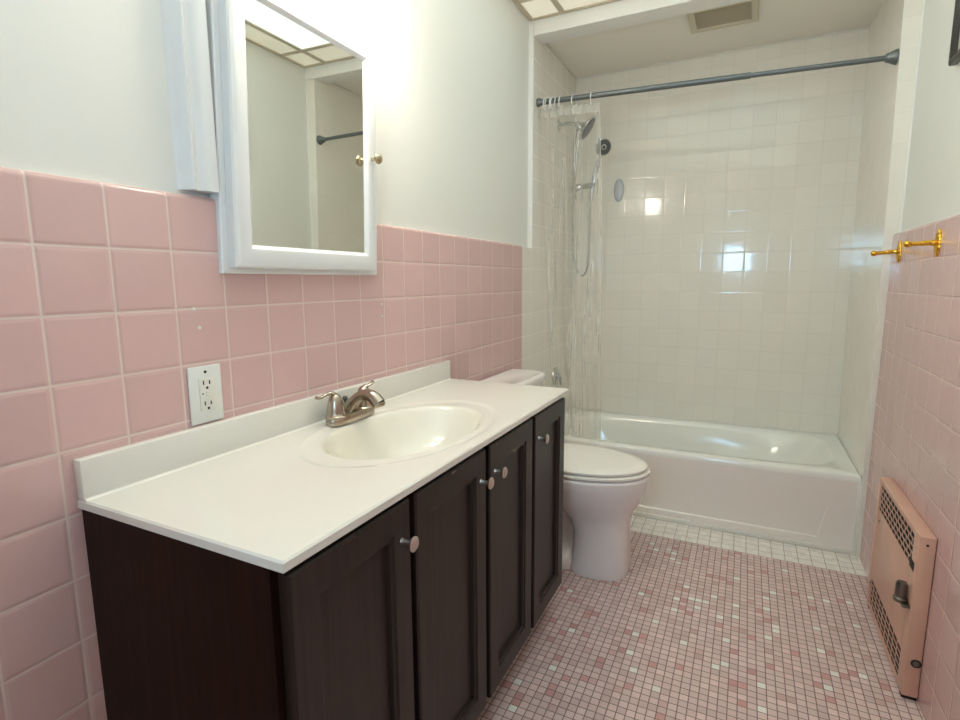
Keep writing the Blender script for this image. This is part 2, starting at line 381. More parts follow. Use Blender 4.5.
# ------------------------------------------------------------------ bathtub
tub = thing('bathtub', 'white built-in bathtub with apron front set in the cream tiled alcove', 'bathtub', (.72, 2.48, 0))
tx0, tx1, ty0, ty1 = .004, 1.4385, TUBY, BACK-.004
def srect(cx, cy, a, b, z, n=64, p=4.0, skx=0):
    o = []
    for k in range(n):
        t = 2*PI*k/n; c, s = math.cos(t), math.sin(t)
        o.append(Vector((cx + a*math.copysign(abs(c)**(2/p), c) + skx, cy + b*math.copysign(abs(s)**(2/p), s), z)))
    return o
def sq_ring(x0, x1, y0, y1, z, ref, cx, cy):
    o = []
    for v in ref:
        dx, dy = v.x-cx, v.y-cy
        tx = ((x1-cx) if dx > 0 else (x0-cx))/dx if abs(dx) > 1e-6 else 1e9
        ty = ((y1-cy) if dy > 0 else (y0-cy))/dy if abs(dy) > 1e-6 else 1e9
        t = min(tx, ty); o.append(Vector((cx+dx*t, cy+dy*t, z)))
    return o
bm = BM()
cx, cy = .70, (ty0+ty1)/2+.010
rings = []
base = srect(cx, cy, .672, .288, RIM, 96, 5)
outer = sq_ring(tx0, tx1, ty0, ty1, RIM, base, cx, cy)
# snap ring points to the corners
tub_c = ((tx0, ty0), (tx1, ty0), (tx0, ty1), (tx1, ty1))
for c in tub_c:
    j = min(range(96), key=lambda k: (outer[k].x-c[0])**2+(outer[k].y-c[1])**2); outer[j].x, outer[j].y = c
o2 = [Vector((min(max(v.x, tx0+.006), tx1-.006), min(max(v.y, ty0+.008), ty1-.006), RIM)) for v in outer]
o1 = [Vector((v.x, v.y, RIM-.009)) for v in outer]
o0 = [Vector((v.x, v.y, RIM-.03)) for v in outer]
inn = [srect(cx, cy, .672, .288, RIM, 96, 5), srect(cx, cy, .664, .281, RIM-.006, 96, 5), srect(cx-.008, cy, .648, .270, RIM-.03, 96, 4.5), srect(cx-.03, cy, .60, .242, RIM-.12, 96, 4),
       srect(cx-.06, cy, .55, .228, RIM-.22, 96, 3.6), srect(cx-.075, cy, .51, .205, RIM-.265, 96, 3.2), srect(cx-.08, cy, .44, .16, RIM-.28, 96, 3), srect(cx-.08, cy, .1, .05, RIM-.283, 96, 2)]
loft(bm, [o0, o1, o2] + inn, cap0=False)
obj('tub_basin', bm, m_tubin, tub, angle=50)
# apron with a shallow recessed panel
bm = BM()
def apron_quad(a, b, c, d): bm.faces.new([bm.verts.new(p) for p in (a, b, c, d)])
X0, X1 = tx0, tx1
po = [(.10, .050), (1.305, .050), (1.350, .262), (.06, .262)]
pi_ = [(.106, .055), (1.300, .055), (1.342, .256), (.068, .256)]
yo, yi = TUBY, TUBY+.004
ro = [(X0, .02), (X1, .02), (X1, RIM-.03), (X0, RIM-.03)]
for k in range(4):
    j = (k+1) % 4
    apron_quad((ro[k][0], yo, ro[k][1]), (ro[j][0], yo, ro[j][1]), (po[j][0], yo, po[j][1]), (po[k][0], yo, po[k][1]))
    yy = [yi, yi, yo, yo]
    apron_quad((po[k][0], yo, po[k][1]), (po[j][0], yo, po[j][1]), (pi_[j][0], yy[j], pi_[j][1]), (pi_[k][0], yy[k], pi_[k][1]))
apron_quad(*[(pi_[k][0], [yi, yi, yo, yo][k], pi_[k][1]) for k in range(4)])
apron_quad((X0, yo, RIM-.03), (X1, yo, RIM-.03), (X1, yo+.02, RIM-.03), (X0, yo+.02, RIM-.03))
for x in (X0, X1): apron_quad((x, yo, .02), (x, yo, RIM-.03), (x, yo+.02, RIM-.03), (x, yo+.02, .02))
apron_quad((X0, yo, .02), (X1, yo, .02), (X1, yo+.02, .02), (X0, yo+.02, .02))
apron_quad((X0, yo+.02, .02), (X1, yo+.02, .02), (X1, yo+.02, RIM-.03), (X0, yo+.02, RIM-.03))
obj('tub_apron', bm, m_tub, tub, smooth=False)
bm = BM(); lathe(bm, [(.02, 0), (.02, .003), (.012, .004), (.0001, .002)], (.25, cy, RIM-.283), (0, 0, 1), 20); obj('drain', bm, m_chrome, tub)

# ------------------------------------------------------------------ vanity cabinet
VY0, VY1, VZ = .0175, 1.243, .797
cab = thing('vanity_cabinet', 'dark espresso vanity cabinet with four panelled doors below the white countertop', 'cabinet', (.22, .63, 0))
fy0, fy1, fx = VY0+.0045, VY1-.006, .433
bm = BM()
box(bm, .002, fx, fy0, fy0+.018, .0, VZ-.0175)
box(bm, .002, fx, fy1-.018, fy1, .10, VZ-.0175)
box(bm, .002, .38, fy1-.018, fy1, .0, .10)
box(bm, .002, fx, fy0+.018, fy1-.018, .10, .118)
box(bm, .002, .010, fy0+.018, fy1-.018, .118, VZ-.0175)
box(bm, .365, .38, fy0+.018, fy1-.018, .0, .10)
obj('carcass', bm, m_side, cab, smooth=False)
bm = BM(); box(bm, fx-.018, fx, fy0+.018, fy1-.018, VZ-.075, VZ-.0175); box(bm, fx-.018, fx, fy0+.018, fy1-.018, .118, .15)
for y in (.335, .63, .94): box(bm, fx-.018, fx, y-.02, y+.02, .15, VZ-.075)
obj('face_frame', bm, m_door, cab, smooth=False)
def make_door(y0, y1, knob_side):
    z0, z1, xa, xb_ = .108, .766, fx+.0015, .4535
    bm = BM()
    def ring(iy, x): return [Vector((x, y0+iy, z0+iy)), Vector((x, y1-iy, z0+iy)), Vector((x, y1-iy, z1-iy)), Vector((x, y0+iy, z1-iy))]
    loft(bm, [ring(0, xa), ring(0, xb_-.003), ring(.0035, xb_), ring(.050, xb_), ring(.0520, xb_-.0040), ring(.0590, xb_-.0048), ring(.0610, xb_-.0130), ring(.0680, xb_-.0135)])
    d = obj('door', bm, m_door, cab, smooth=False)
    ky = y1-.028 if knob_side > 0 else y0+.028
    bm = BM(); lathe(bm, [(.006, 0), (.0045, .004), (.0045, .017), (.0095, .020), (.0132, .0235), (.0138, .026), (.0108, .0285), (.006, .030), (.0001, .0302)], (xb_, ky, .697), (1, 0, 0), 24)
    obj('knob', bm, m_knob, d, angle=50)
    return d
doors = [make_door(*a) for a in ((.034, .320, 1), (.338, .634, 1), (.654, .938, -1), (.958, 1.237, -1))]
doors[0].name = 'cabinet_door'
# worn bare edges on the top rails, one chip each
rs = random.Random(3)
def chip(y0, y1, z0, z1, door):
    bm = BM(); n = 7; top = []; bot = []
    for k in range(n+1):
        y = y0+(y1-y0)*k/n; e = min(k, n-k)/n*2
        top.append((y, z1-rs.uniform(0, .0006)-(1-e)*.0006)); bot.append((y, z0+rs.uniform(0, .0012)+(1-e)*.0016))
    pts = bot+list(reversed(top)); loft(bm, [[Vector((x, y, z)) for y, z in pts] for x in (.4533, .45375)])
    obj('worn_scuff', bm, m_scuff, door, smooth=False)
for (a, b, k) in ((.14, .17, 0), (.43, .448, 1), (.472, .49, 1), (.69, .695, 2), (.815, .819, 2), (1.02, 1.024, 3), (.925, .9265, 2)):
    chip(a, b, .7655-rs.uniform(.005, .008), .7645-rs.uniform(.001, .004), doors[k])

# ------------------------------------------------------------------ countertop with integral basin
ct = thing('countertop', 'white cultured marble vanity top with integral oval basin and backsplash', 'countertop', (.23, .63, .775))
X0, X1 = .001, .4635
CX, CY, NN = .247, .628, 96
def ell(a, b, z, dx=0): return [Vector((CX+dx+b*math.cos(t), CY+a*math.sin(t), z)) for t in [2*PI*k/NN for k in range(NN)]]
ref = ell(1, 1, VZ)
out_ = sq_ring(X0, X1, VY0, VY1, VZ, ref, CX, CY)
for c in ((X0, VY0), (X1, VY0), (X0, VY1), (X1, VY1)):
    j = min(range(NN), key=lambda k: (out_[k].x-c[0])**2+(out_[k].y-c[1])**2); out_[j].x, out_[j].y = c
def shr(r, d, z): return [Vector((min(max(v.x, X0+d), X1-d), min(max(v.y, VY0+d), VY1-d), z)) for v in r]
bm = BM()
loft(bm, [shr(out_, .003, VZ-.0170), shr(out_, 0, VZ-.0155), shr(out_, 0, VZ-.003), shr(out_, .003, VZ), ell(.318, .193, VZ), ell(.312, .188, VZ-.0006), ell(.302, .181, VZ-.0035), ell(.294, .175, VZ-.004), ell(.252, .162, VZ-.004)], cap0=False, cap1=False)
obj('counter_slab', bm, m_counter, ct, angle=30)
bm = BM()
loft(bm, [ell(.252, .162, VZ-.004), ell(.246, .157, VZ-.0055), ell(.240, .152, VZ-.011), ell(.232, .146, VZ-.022), ell(.215, .134, VZ-.050), ell(.185, .116, VZ-.082), ell(.148, .092, VZ-.108), ell(.10, .066, VZ-.124), ell(.05, .036, VZ-.130), ell(.018, .018, VZ-.132)], cap0=False)
basin = obj('sink_basin', bm, m_basin, ct, angle=60)
bm = BM(); lathe(bm, [(.023, 0), (.023, .003), (.016, .004), (.015, .0025), (.0001, .004)], (CX, CY, VZ-.132), (0, 0, 1), 24); obj('drain', bm, m_nickel, basin)
obj('backsplash', bx(.0, .021, VY0, VY1-.009, VZ, .8655, bev=.0025), m_counter, ct)
bm = BM()  # cove between splash and deck
loft(bm, [[Vector((x, y, z)) for x, z in [(.0205, VZ-.0005), (.0205, VZ+.005), (.0213, VZ+.0025), (.0228, VZ+.0009), (.0258, VZ+.00005), (.0258, VZ-.0006)]] for y in (VY0+.002, VY1-.011)])
obj('cove', bm, m_counter, ct, angle=60)

# ------------------------------------------------------------------ faucet
fa = thing('faucet', 'brushed nickel two-handle centerset faucet behind the oval sink', 'faucet', (.065, .637, VZ))
def stadium(z, a, b, cx=.066, cy=.628, n=40):
    return [Vector((cx+b*math.copysign(abs(math.cos(t))**.8, math.cos(t)), cy+a*math.copysign(abs(math.sin(t))**.6, math.sin(t)), z)) for t in [2*PI*k/n for k in range(n)]]
bm = BM(); loft(bm, [stadium(VZ, 0.085, .027), stadium(VZ+.004, 0.086, .028), stadium(VZ+.017, 0.084, .026), stadium(VZ+.022, 0.079, .022)])
obj('base_plate', bm, m_nickel, fa, angle=50)
def handle(y, lever):
    bm = BM()
    lathe(bm, [(.0260, 0), (.0265, .004), (.0240, .006), (.0232, .012), (.0210, .026), (.0175, .042), (.0135, .052), (.007, .058), (.0001, .060)], (.066, y, VZ+.018), (0, 0, 1), 28)
    h = obj('handle', bm, m_nickel, fa, angle=50)
    bm = BM(); tube(bm, smooth_path(lever, 5), [.0085]*5+[.0075]*5+[.0062]*4+[.0058]*3+[.0065]*2+[.0072, .004], 12, flat=.62)
    obj('lever', bm, m_nickel, h, angle=60)
zb = VZ+.018
handle(.571, [(.068, .575, zb+.050), (.063, .566, zb+.061), (.056, .553, zb+.060), (.050, .536, zb+.054), (.047, .524, zb+.056)])
handle(.682, [(.066, .678, zb+.046), (.067, .685, zb+.056), (.072, .694, zb+.059), (.077, .702, zb+.063), (.081, .708, zb+.069)])
bm = BM()
sp_ = smooth_path([(.052, .632, VZ+.014), (.066, .632, VZ+.034), (.086, .632, VZ+.054), (.110, .632, VZ+.066), (.136, .632, VZ+.063), (.155, .632, VZ+.046)], 6)
rr = []
for i in range(len(sp_)):
    t = i/(len(sp_)-1); rr.append(.0215-.0075*math.sin(min(1, t*1.6)*PI/2) + (.004*max(0, t-.6)/.4))
tube(bm, sp_, rr, 20)
sp = obj('spout', bm, m_nickel, fa, angle=60)
bm = BM(); lathe(bm, [(.0165, 0), (.0168, .005), (.0145, .010), (.010, .011)], (.1525, .632, VZ+.048), (.35, 0, -.94), 20); obj('aerator', bm, m_nickel, sp)
bm = BM(); lathe(bm, [(.0022, 0), (.0022, .024), (.006, .028), (.0078, .033), (.005, .037), (.0001, .038)], (.040, .637, VZ+.018), (0, 0, 1), 16); obj('lift_rod', bm, m_darkchrome, fa)

# ------------------------------------------------------------------ toilet
to = thing('toilet', 'white two-piece toilet with closed lid between vanity and bathtub', 'toilet', (.35, 1.61, 0))
TY = 1.61
def egg(xa, xf_, hw, z, n=64, p=2.0, sq=0.0, wx=.42):
    """pointed-front oval: xa back, xf front, widest at wx of the length"""
    xm = xa+(xf_-xa)*wx; o = []
    for k in range(n):
        t = 2*PI*k/n; c, s = math.cos(t), math.sin(t)
        rx = (xf_-xm) if c > 0 else (xm-xa)
        pp = p if c > 0 else p+sq
        o.append(Vector((xm+rx*math.copysign(abs(c)**(2/pp), c), TY+hw*math.copysign(abs(s)**(2/pp), s), z)))
    return o
bm = BM()
loft(bm, [egg(.385, .614, .121, 0, p=3.0), egg(.383, .616, .122, .006, p=3.0), egg(.388, .614, .119, .03, p=3.0), egg(.396, .613, .116, .10, p=2.9), egg(.394, .612, .114, .17, p=2.7), egg(.370, .614, .116, .215, p=2.5),
          egg(.33, .624, .129, .25, p=2.3), egg(.28, .643, .150, .285, p=2.1), egg(.24, .661, .168, .325, p=2.0), egg(.22, .672, .177, .365), egg(.212, .677, .181, .395), egg(.214, .675, .179, .404), egg(.222, .667, .171, .407)])
obj('bowl', bm, m_porc, to, angle=60)
bm = BM()
def rr_(x0, x1, hw, z, p=3.5): return srect((x0+x1)/2, TY, (x1-x0)/2, hw, z, 40, p)
loft(bm, [rr_(.13, .42, .118, 0), rr_(.13, .42, .118, .035), rr_(.14, .42, .100, .05), rr_(.15, .42, .055, .075), rr_(.15, .42, .045, .17), rr_(.13, .42, .065, .24), rr_(.08, .42, .14, .32), rr_(.05, .40, .17, .37), rr_(.05, .38, .17, .395)])
obj('pedestal', bm, m_porc, to, angle=60)
bm = BM(); loft(bm, [egg(.20, .672, .176, .409, sq=1), egg(.196, .677, .181, .414, sq=1), egg(.196, .677, .181, .421, sq=1), egg(.202, .670, .174, .4245, sq=1)])
obj('seat', bm, m_seat, to, angle=40)
bm = BM(); loft(bm, [egg(.20, .662, .170, .4265, sq=1), egg(.196, .668, .176, .430, sq=1), egg(.196, .668, .176, .438, sq=1), egg(.203, .660, .169, .4435, sq=1), egg(.235, .625, .140, .4465, sq=1), egg(.32, .53, .06, .4475)])
obj('lid', bm, m_seat, to, angle=40)
for y in (TY-.075, TY+.075): obj('hinge', bx(.165, .20, y-.018, y+.018, .405, .436, bev=.005), m_seat, to)
def tk(x0, x1, hw, z, p=6):
    return [Vector((max(v.x, x0), v.y, v.z)) for v in srect(x0+.02, TY, x1-x0-.02, hw, z, 64, p)]
bm = BM(); loft(bm, [tk(.03, .175, .178, .395), tk(.025, .185, .188, .42), tk(.022, .190, .194, .55), tk(.02, .194, .196, .713)])
obj('tank', bm, m_porc, to, angle=50)
bm = BM(); loft(bm, [tk(.018, .198, .202, .713), tk(.014, .205, .204, .719), tk(.014, .205, .204, .740), tk(.018, .199, .200, .748), tk(.028, .185, .186, .751), tk(.034, .178, .178, .7490)])
obj('tank_lid', bm, m_porc, to, angle=50)
bm = BM(); lathe(bm, [(.012, 0), (.012, .012), (.008, .014)], (.19, TY-.14, .655), (1, 0, 0), 16); tube(bm, [(.205, TY-.14, .655), (.208, TY-.09, .648)], .005, 10)
obj('flush_lever', bm, m_chrome, to)

# ------------------------------------------------------------------ mirror cabinet
def lean(bm):
    # the old cabinet hangs slightly out of true
    for v in bm.verts: v.co.y += .033*(v.co.z-1.17); v.co.x += .009*(v.co.z-1.17) - .005*(v.co.y-.56)
    return bm
mc = thing('medicine_cabinet', 'white framed mirror medicine cabinet on the wall above the vanity', 'mirror cabinet', (.0, .56, 1.17))
fy0, fy1, fz0, fz1 = .318, .835, 1.168, 1.788
bm = BM()
def frame_loft(bm, prof, y0, y1, z0, z1):
    loft(bm, [[Vector((x, y0+i, z0+i)), Vector((x, y1-i, z0+i)), Vector((x, y1-i, z1-i)), Vector((x, y0+i, z1-i))] for i, x in prof], cap0=False, cap1=False)
frame_loft(bm, [(0, -.0195), (0, .008), (.002, .010), (.03, .010), (.03, .001)], fy0, fy1, fz0, fz1)
lean(bm); obj('box_frame', bm, m_cabw, mc, angle=12)
dy0, dy1, dz0, dz1 = .333, .806, 1.1795, 1.772
bm = BM()
frame_loft(bm, [(0, .0105), (0, .030), (.004, .0335), (.012, .0352), (.034, .0352), (.040, .0340), (.047, .0270), (.049, .0250), (.049, .0105)], dy0, dy1, dz0, dz1)
lean(bm); dr = obj('mirror_door', bm, m_cabw, mc, angle=12)
obj('mirror_glass', lean(bx(.0105, .0258, dy0+.0488, dy1-.0488, dz0+.0488, dz1-.0488)), m_mirror, dr, smooth=False)
bm = BM(); lathe(bm, [(.0065, 0), (.0045, .003), (.004, .014), (.009, .018), (.0135, .021), (.0145, .025), (.0115, .030), (.005, .0325), (.0001, .033)], (.0345, dy1-.016, 1.478), (1, 0, 0), 24)
obj('door_knob', bm, mat('aged_brass', (.55, .46, .30), .22, 1.0), dr, angle=60)

# ------------------------------------------------------------------ vanity light
vl = thing('vanity_light', 'lit globe vanity light bar above the mirror cabinet', 'wall light', (0, .56, 1.9))
obj('backplate', bx(-.0195, .03, .46, .85, 1.84, 1.925, bev=.004), m_wpaint, vl)
for y in (.545, .765):
    bm = BM(); lathe(bm, [(.028, 0), (.03, .02), (.022, .045)], (.03, y, 1.883), (1, 0, 0), 20); s = obj('socket', bm, m_wpaint, vl)
    bm = BM(); bmesh.ops.create_uvsphere(bm, u_segments=28, v_segments=18, radius=.062)
    for v in bm.verts: v.co += Vector((.122, y, 1.883))
    obj('globe_bulb', bm, m_globe, s, angle=180)

# ------------------------------------------------------------------ outlet
ol = thing('electrical_outlet', 'white ground-fault outlet with wall plate on pink tile above the backsplash', 'outlet', (0, .266, .93))
oy0, oy1, oz0, oz1 = .2275, .3005, .869, .985
obj('wall_plate', bx(.0005, .0065, oy0, oy1, oz0, oz1, bev=.003), mat('plate_white', (.80, .81, .77), .25), ol)
py, pz = (oy0+oy1)/2, (oz0+oz1)/2
fc = obj('receptacle', bx(.006, .009, py-.0165, py+.0165, pz-.0335, pz+.0335, bev=.001), m_plast, ol)
for s in (-1, 1):
    zc = pz+s*.021
    bm = BM(); box(bm, .0088, .0094, py-.0085, py-.006, zc-.001, zc+.0075); box(bm, .0088, .0094, py+.0048, py+.0075, zc-.001, zc+.0065)
    lathe(bm, [(.0028, 0), (.0028, .0006)], (.0088, py, zc-.0075), (1, 0, 0), 12)
    obj('slots', bm, m_slot, fc, smooth=False)
bm = BM(); box(bm, .0088, .0105, py-.003, py+.008, pz-.004, pz+.001, bev=.0005); box(bm, .0088, .0105, py-.003, py+.008, pz+.002, pz+.006, bev=.0005); obj('test_button', bm, m_plast, fc)
bm = BM(); box(bm, .0088, .0095, py-.0115, py-.0095, pz+.0005, pz+.004); obj('indicator', bm, m_slot, fc, smooth=False)
for z in (oz1-.0125, oz0+.011):
    bm = BM(); lathe(bm, [(.0032, 0), (.0028, .0012), (.0001, .0014)], (.0063, py, z), (1, 0, 0), 12); obj('screw', bm, m_plast if z < pz else m_slot, ol)

# ------------------------------------------------------------------ curtain rod, rings, curtain
A, B = Vector((.0, 2.165, 2.009)), Vector((1.4175, 2.150, 1.962))
d = (B-A)
rod = thing('shower_curtain_rod', 'dark grey telescoping shower curtain rod spanning the tub alcove', 'curtain rod', tuple(A))
bm = BM(); tube(bm, [A+d*.012, A+d*.655, A+d*.658], [.0125, .0125, .0118], 20); obj('outer_tube', bm, m_rod, rod, angle=50)
bm = BM(); tube(bm, [A+d*.60, A+d*.975], .0098, 20); obj('inner_tube', bm, m_rod, rod, angle=50)
bm = BM(); lathe(bm, [(.020, 0), (.020, .012), (.015, .022), (.0135, .045), (.0135, .05)], A+d*.0008, d, 24); obj('end_cup', bm, m_rod, rod, angle=50)
bm = BM(); lathe(bm, [(.027, 0), (.027, .005), (.023, .014), (.0175, .026), (.0145, .036), (.0125, .037)], B-d*.0002, -d, 24); obj('end_cup', bm, m_rod, rod, angle=50)
ringx = [.040, .052, .066, .081, .094, .118, .185, .268]
names = ['translucent curtain ring nearest the left end of the rod', 'second curtain ring from the left end of the rod', 'third curtain ring from the left end of the rod',
         'fourth curtain ring from the left end of the rod', 'fifth curtain ring from the left end of the rod', 'sixth curtain ring, last of the tight left cluster',
         'lone white curtain ring between the tight cluster and the curtain edge', 'white curtain ring at the free right edge of the clear curtain']
def ring_mesh(dy=0):
    bm = BM(); n = 28; pts = []
    for k in range(n+1):
        t = 2*PI*k/n; pts.append((0.002*math.sin(t), .019*math.cos(t), -.010+.027*math.sin(t)))
    tube(bm, pts, .0027, 8); return bm
first = None
for x, nm in zip(ringx, names):
    c = A+d*(x/d.x)
    if first is None:
        o = obj('curtain_ring', ring_mesh(), m_ring); first = o
    else:
        o = first.copy(); COL.objects.link(o)
    o.location = c; o.rotation_euler = (0, 0, random.uniform(-.5, .5))
    tag(o, nm, 'curtain ring', 'curtain rings on the shower rod')
# curtain sheet
bm = BM()
NU, NV = 260, 70
def sheet(u, v):
    """u 0..1 across, v 0 top .. 1 bottom"""
    xr = .290 + .060*v**.8 + .012*math.sin(3*v+1)
    xl = .012 + .075*v**1.3
    x = xl + (xr-xl)*u + .010*math.sin(2*PI*u*8.3+1.5*v)*(.5+v*.4)*(4*u*(1-u))**.5
    dens = 7.5-2.5*u
    amp = (.011+.006*v)*(1-.35*u)
    ph = 2*PI*dens*u + 2.4*math.sin(2.6*v+3*u) + 1.2*math.sin(7*v+9*u)
    y = 2.172 + amp*math.sin(ph)*.8 + .0035*math.sin(2.3*ph+5*v+1)*min(1, v*4+.2) + .048*v
    z0 = A.z + d.z*(x/d.x) - .030 - .006*(1-math.cos(2*PI*8*u))/2
    z = z0 + (.27-z0)*v
    return Vector((max(x, .006), y, z))
grid_ = [[bm.verts.new(sheet(i/NU, j/NV)) for i in range(NU+1)] for j in range(NV+1)]
for j in range(NV):
    for i in range(NU): bm.faces.new((grid_[j][i], grid_[j][i+1], grid_[j+1][i+1], grid_[j+1][i]))
cu = thing('shower_curtain', 'clear vinyl shower curtain bunched at the left end of the rod', 'shower curtain', (.15, 2.2, .27))
obj('curtain_sheet', bm, m_curt, cu, angle=180)
# reinforced hem band
bm = BM(); g2 = []
for j in range(4):
    g2.append([bm.verts.new(sheet(i/NU, j*.0075)+Vector((0, -.0015, 0))) for i in range(NU+1)])
for j in range(3):
    for i in range(NU): bm.faces.new((g2[j][i], g2[j][i+1], g2[j+1][i+1], g2[j+1][i]))
mh = m_curt.copy(); mh.name = 'curtain_hem_vinyl'
for n in mh.node_tree.nodes:
    if n.type == 'MAP_RANGE': n.inputs['To Min'].default_value = .35; n.inputs['To Max'].default_value = .6
obj('top_hem', bm, mh, cu, angle=180)
bm = BM()
tube(bm, [sheet(1, j/40)+Vector((.001, 0, 0)) for j in range(41)], .0016, 6); obj('side_hem', bm, mh, cu)

# ------------------------------------------------------------------ shower fittings on the alcove's left wall
YS = 2.50
sh = thing('shower_set', 'chrome shower set with fixed head, slide bar and hand shower behind the curtain', 'shower', (0, YS, 1.1))
bm = BM(); lathe(bm, [(.030, 0), (.028, .006), (.014, .010)], (0.0, YS, 1.985), (1, 0, 0), 24)
tube(bm, smooth_path([(.0, YS, 1.985), (.05, YS, 1.990), (.09, YS, 1.978), (.115, YS, 1.955)], 5), .0095, 12); arm = obj('shower_arm', bm, m_chrome, sh, angle=50)
bm = BM(); lathe(bm, [(.012, -.03), (.016, -.01), (.017, .006), (.014, .012)], (.115, YS, 1.960), (.5, 0, -.85), 18); obj('diverter', bm, m_chrome, arm, angle=50)
bm = BM(); ax = Vector((.80, .10, -.56)).normalized()
lathe(bm, [(.013, -.004), (.016, .008), (.040, .022), (.064, .030), (.070, .036), (.068, .042)], (.128, YS-.005, 1.972), ax, 32); hd = obj('shower_head', bm, m_chrome, sh, angle=50)
bm = BM(); lathe(bm, [(.060, 0), (.058, .002), (.03, .0025), (.0001, .003)], Vector((.128, YS-.005, 1.972))+ax*.0424, ax, 32); obj('spray_plate', bm, m_darkchrome, hd, angle=50)
# slide bar
bm = BM(); tube(bm, smooth_path([(.100, YS+.004, 1.955), (.090, YS+.006, 1.90), (.088, YS+.006, 1.80), (.092, YS+.004, 1.655), (.092, YS+.004, 1.60)], 5), .0075, 14)
bar = obj('riser_pipe', bm, m_chrome, sh)
bm = BM(); lathe(bm, [(.011, -.012), (.012, -.008), (.012, .008), (.009, .012)], (.092, YS+.004, 1.60), (0, 0, 1), 16); obj('pipe_end', bm, m_chrome, bar)
bm = BM(); lathe(bm, [(.016, -.03), (.018, -.02), (.018, .018), (.014, .026)], (.110, YS, 1.648), (1, -.1, .12), 20); 
tube(bm, [(.12, YS, 1.648), (.215, YS-.015, 1.655)], [.011, .014], 16)
hold = obj('hand_shower_holder', bm, m_chrome, sh, angle=50)
bm = BM()
tube(bm, smooth_path([(.190, YS-.01, 1.575), (.197, YS-.012, 1.64), (.212, YS-.02, 1.72), (.238, YS-.03, 1.80)], 5), [.0095]*5+[.011]*5+[.0115]*5+[.013], 16)
fax = Vector((.55, -.80, -.28)).normalized()
lathe(bm, [(.014, -.024), (.030, -.014), (.042, -.002), (.0435, .008), (.040, .012)], Vector((.252, YS-.035, 1.838)), fax, 32)
hs_ = obj('hand_shower', bm, m_chrome, sh, angle=50)
bm = BM(); lathe(bm, [(.038, 0), (.036, .002), (.0001, .003)], Vector((.252, YS-.035, 1.838))+fax*.0122, fax, 28); fp = obj('spray_plate', bm, m_darkchrome, hs_)
bm = BM(); lathe(bm, [(.014, 0), (.014, .003), (.009, .003), (.009, .0005)], Vector((.252, YS-.035, 1.838))+fax*.0142, fax, 20); obj('spray_ring', bm, m_chrome, fp)
bm = BM(); tube(bm, smooth_path([(.118, YS, 1.935), (.108, YS-.02, 1.80), (.098, YS-.02, 1.55), (.100, YS-.02, 1.32), (.122, YS-.02, 1.205), (.152, YS-.02, 1.175), (.178, YS-.02, 1.21), (.188, YS-.02, 1.32), (.186, YS-.015, 1.46), (.190, YS-.01, 1.575)], 8), .0062, 10)
obj('hose', bm, m_chrome, sh)
vv = thing('tub_valve', 'round chrome tub valve plate low on the alcove wall behind the curtain', 'valve', (0, YS, .6))
bm = BM(); lathe(bm, [(.055, 0), (.054, .006), (.040, .012), (.02, .014), (.019, .03), (.012, .034)], (0.0, YS, .60), (1, 0, 0), 28); pl = obj('escutcheon', bm, m_chrome, vv)
bm = BM(); tube(bm, [(.030, YS, .60), (.034, YS, .55)], [.008, .006], 12); obj('lever', bm, m_chrome, pl)
sd = BM(); lathe(sd, [(.030, 0), (.031, .004), (.028, .010), (.018, .014), (.0001, .015)], (.268, BACK-.0004, 1.668), (0, -1, 0), 28, sx=.95, sy=2.1)
tag(obj('wall_hook_plate', sd, m_grey, angle=60), 'small oval grey plate stuck on the cream back wall beside the hand shower', 'wall plate')

# ------------------------------------------------------------------ exhaust vent
ev = thing('exhaust_vent', 'aged cream exhaust vent grille on the alcove ceiling by the beam', 'vent', (.8, 2.37, ACEIL))
vx0, vx1, vy0, vy1 = .660, .945, 2.235, 2.472
bm = BM()
zt = ACEIL
loft(bm, [[Vector((vx0+i, vy0+i, z)), Vector((vx1-i, vy0+i, z)), Vector((vx1-i, vy1-i, z)), Vector((vx0+i, vy1-i, z))] for i, z in ((0, zt), (0, zt-.012), (.004, zt-.016), (.028, zt-.016), (.034, zt-.004))], cap0=False)
vf = obj('vent_frame', bm, m_vent, ev, smooth=False)
for k in range(7):
    y = vy0+.048+k*.0235
    bm = BM(); c = [Vector((0, y, zt-.0045)), Vector((0, y+.012, zt-.0125)), Vector((0, y+.0135, zt-.0115)), Vector((0, y+.0015, zt-.0035))]
    loft(bm, [[Vector((x, v.y, v.z)) for v in c] for x in (vx0+.033, vx1-.033)]); obj('louvre', bm, mat('louvre_paint', (.44, .38, .27), .5) if k == 0 else bpy.data.materials['louvre_paint'], vf, smooth=False)

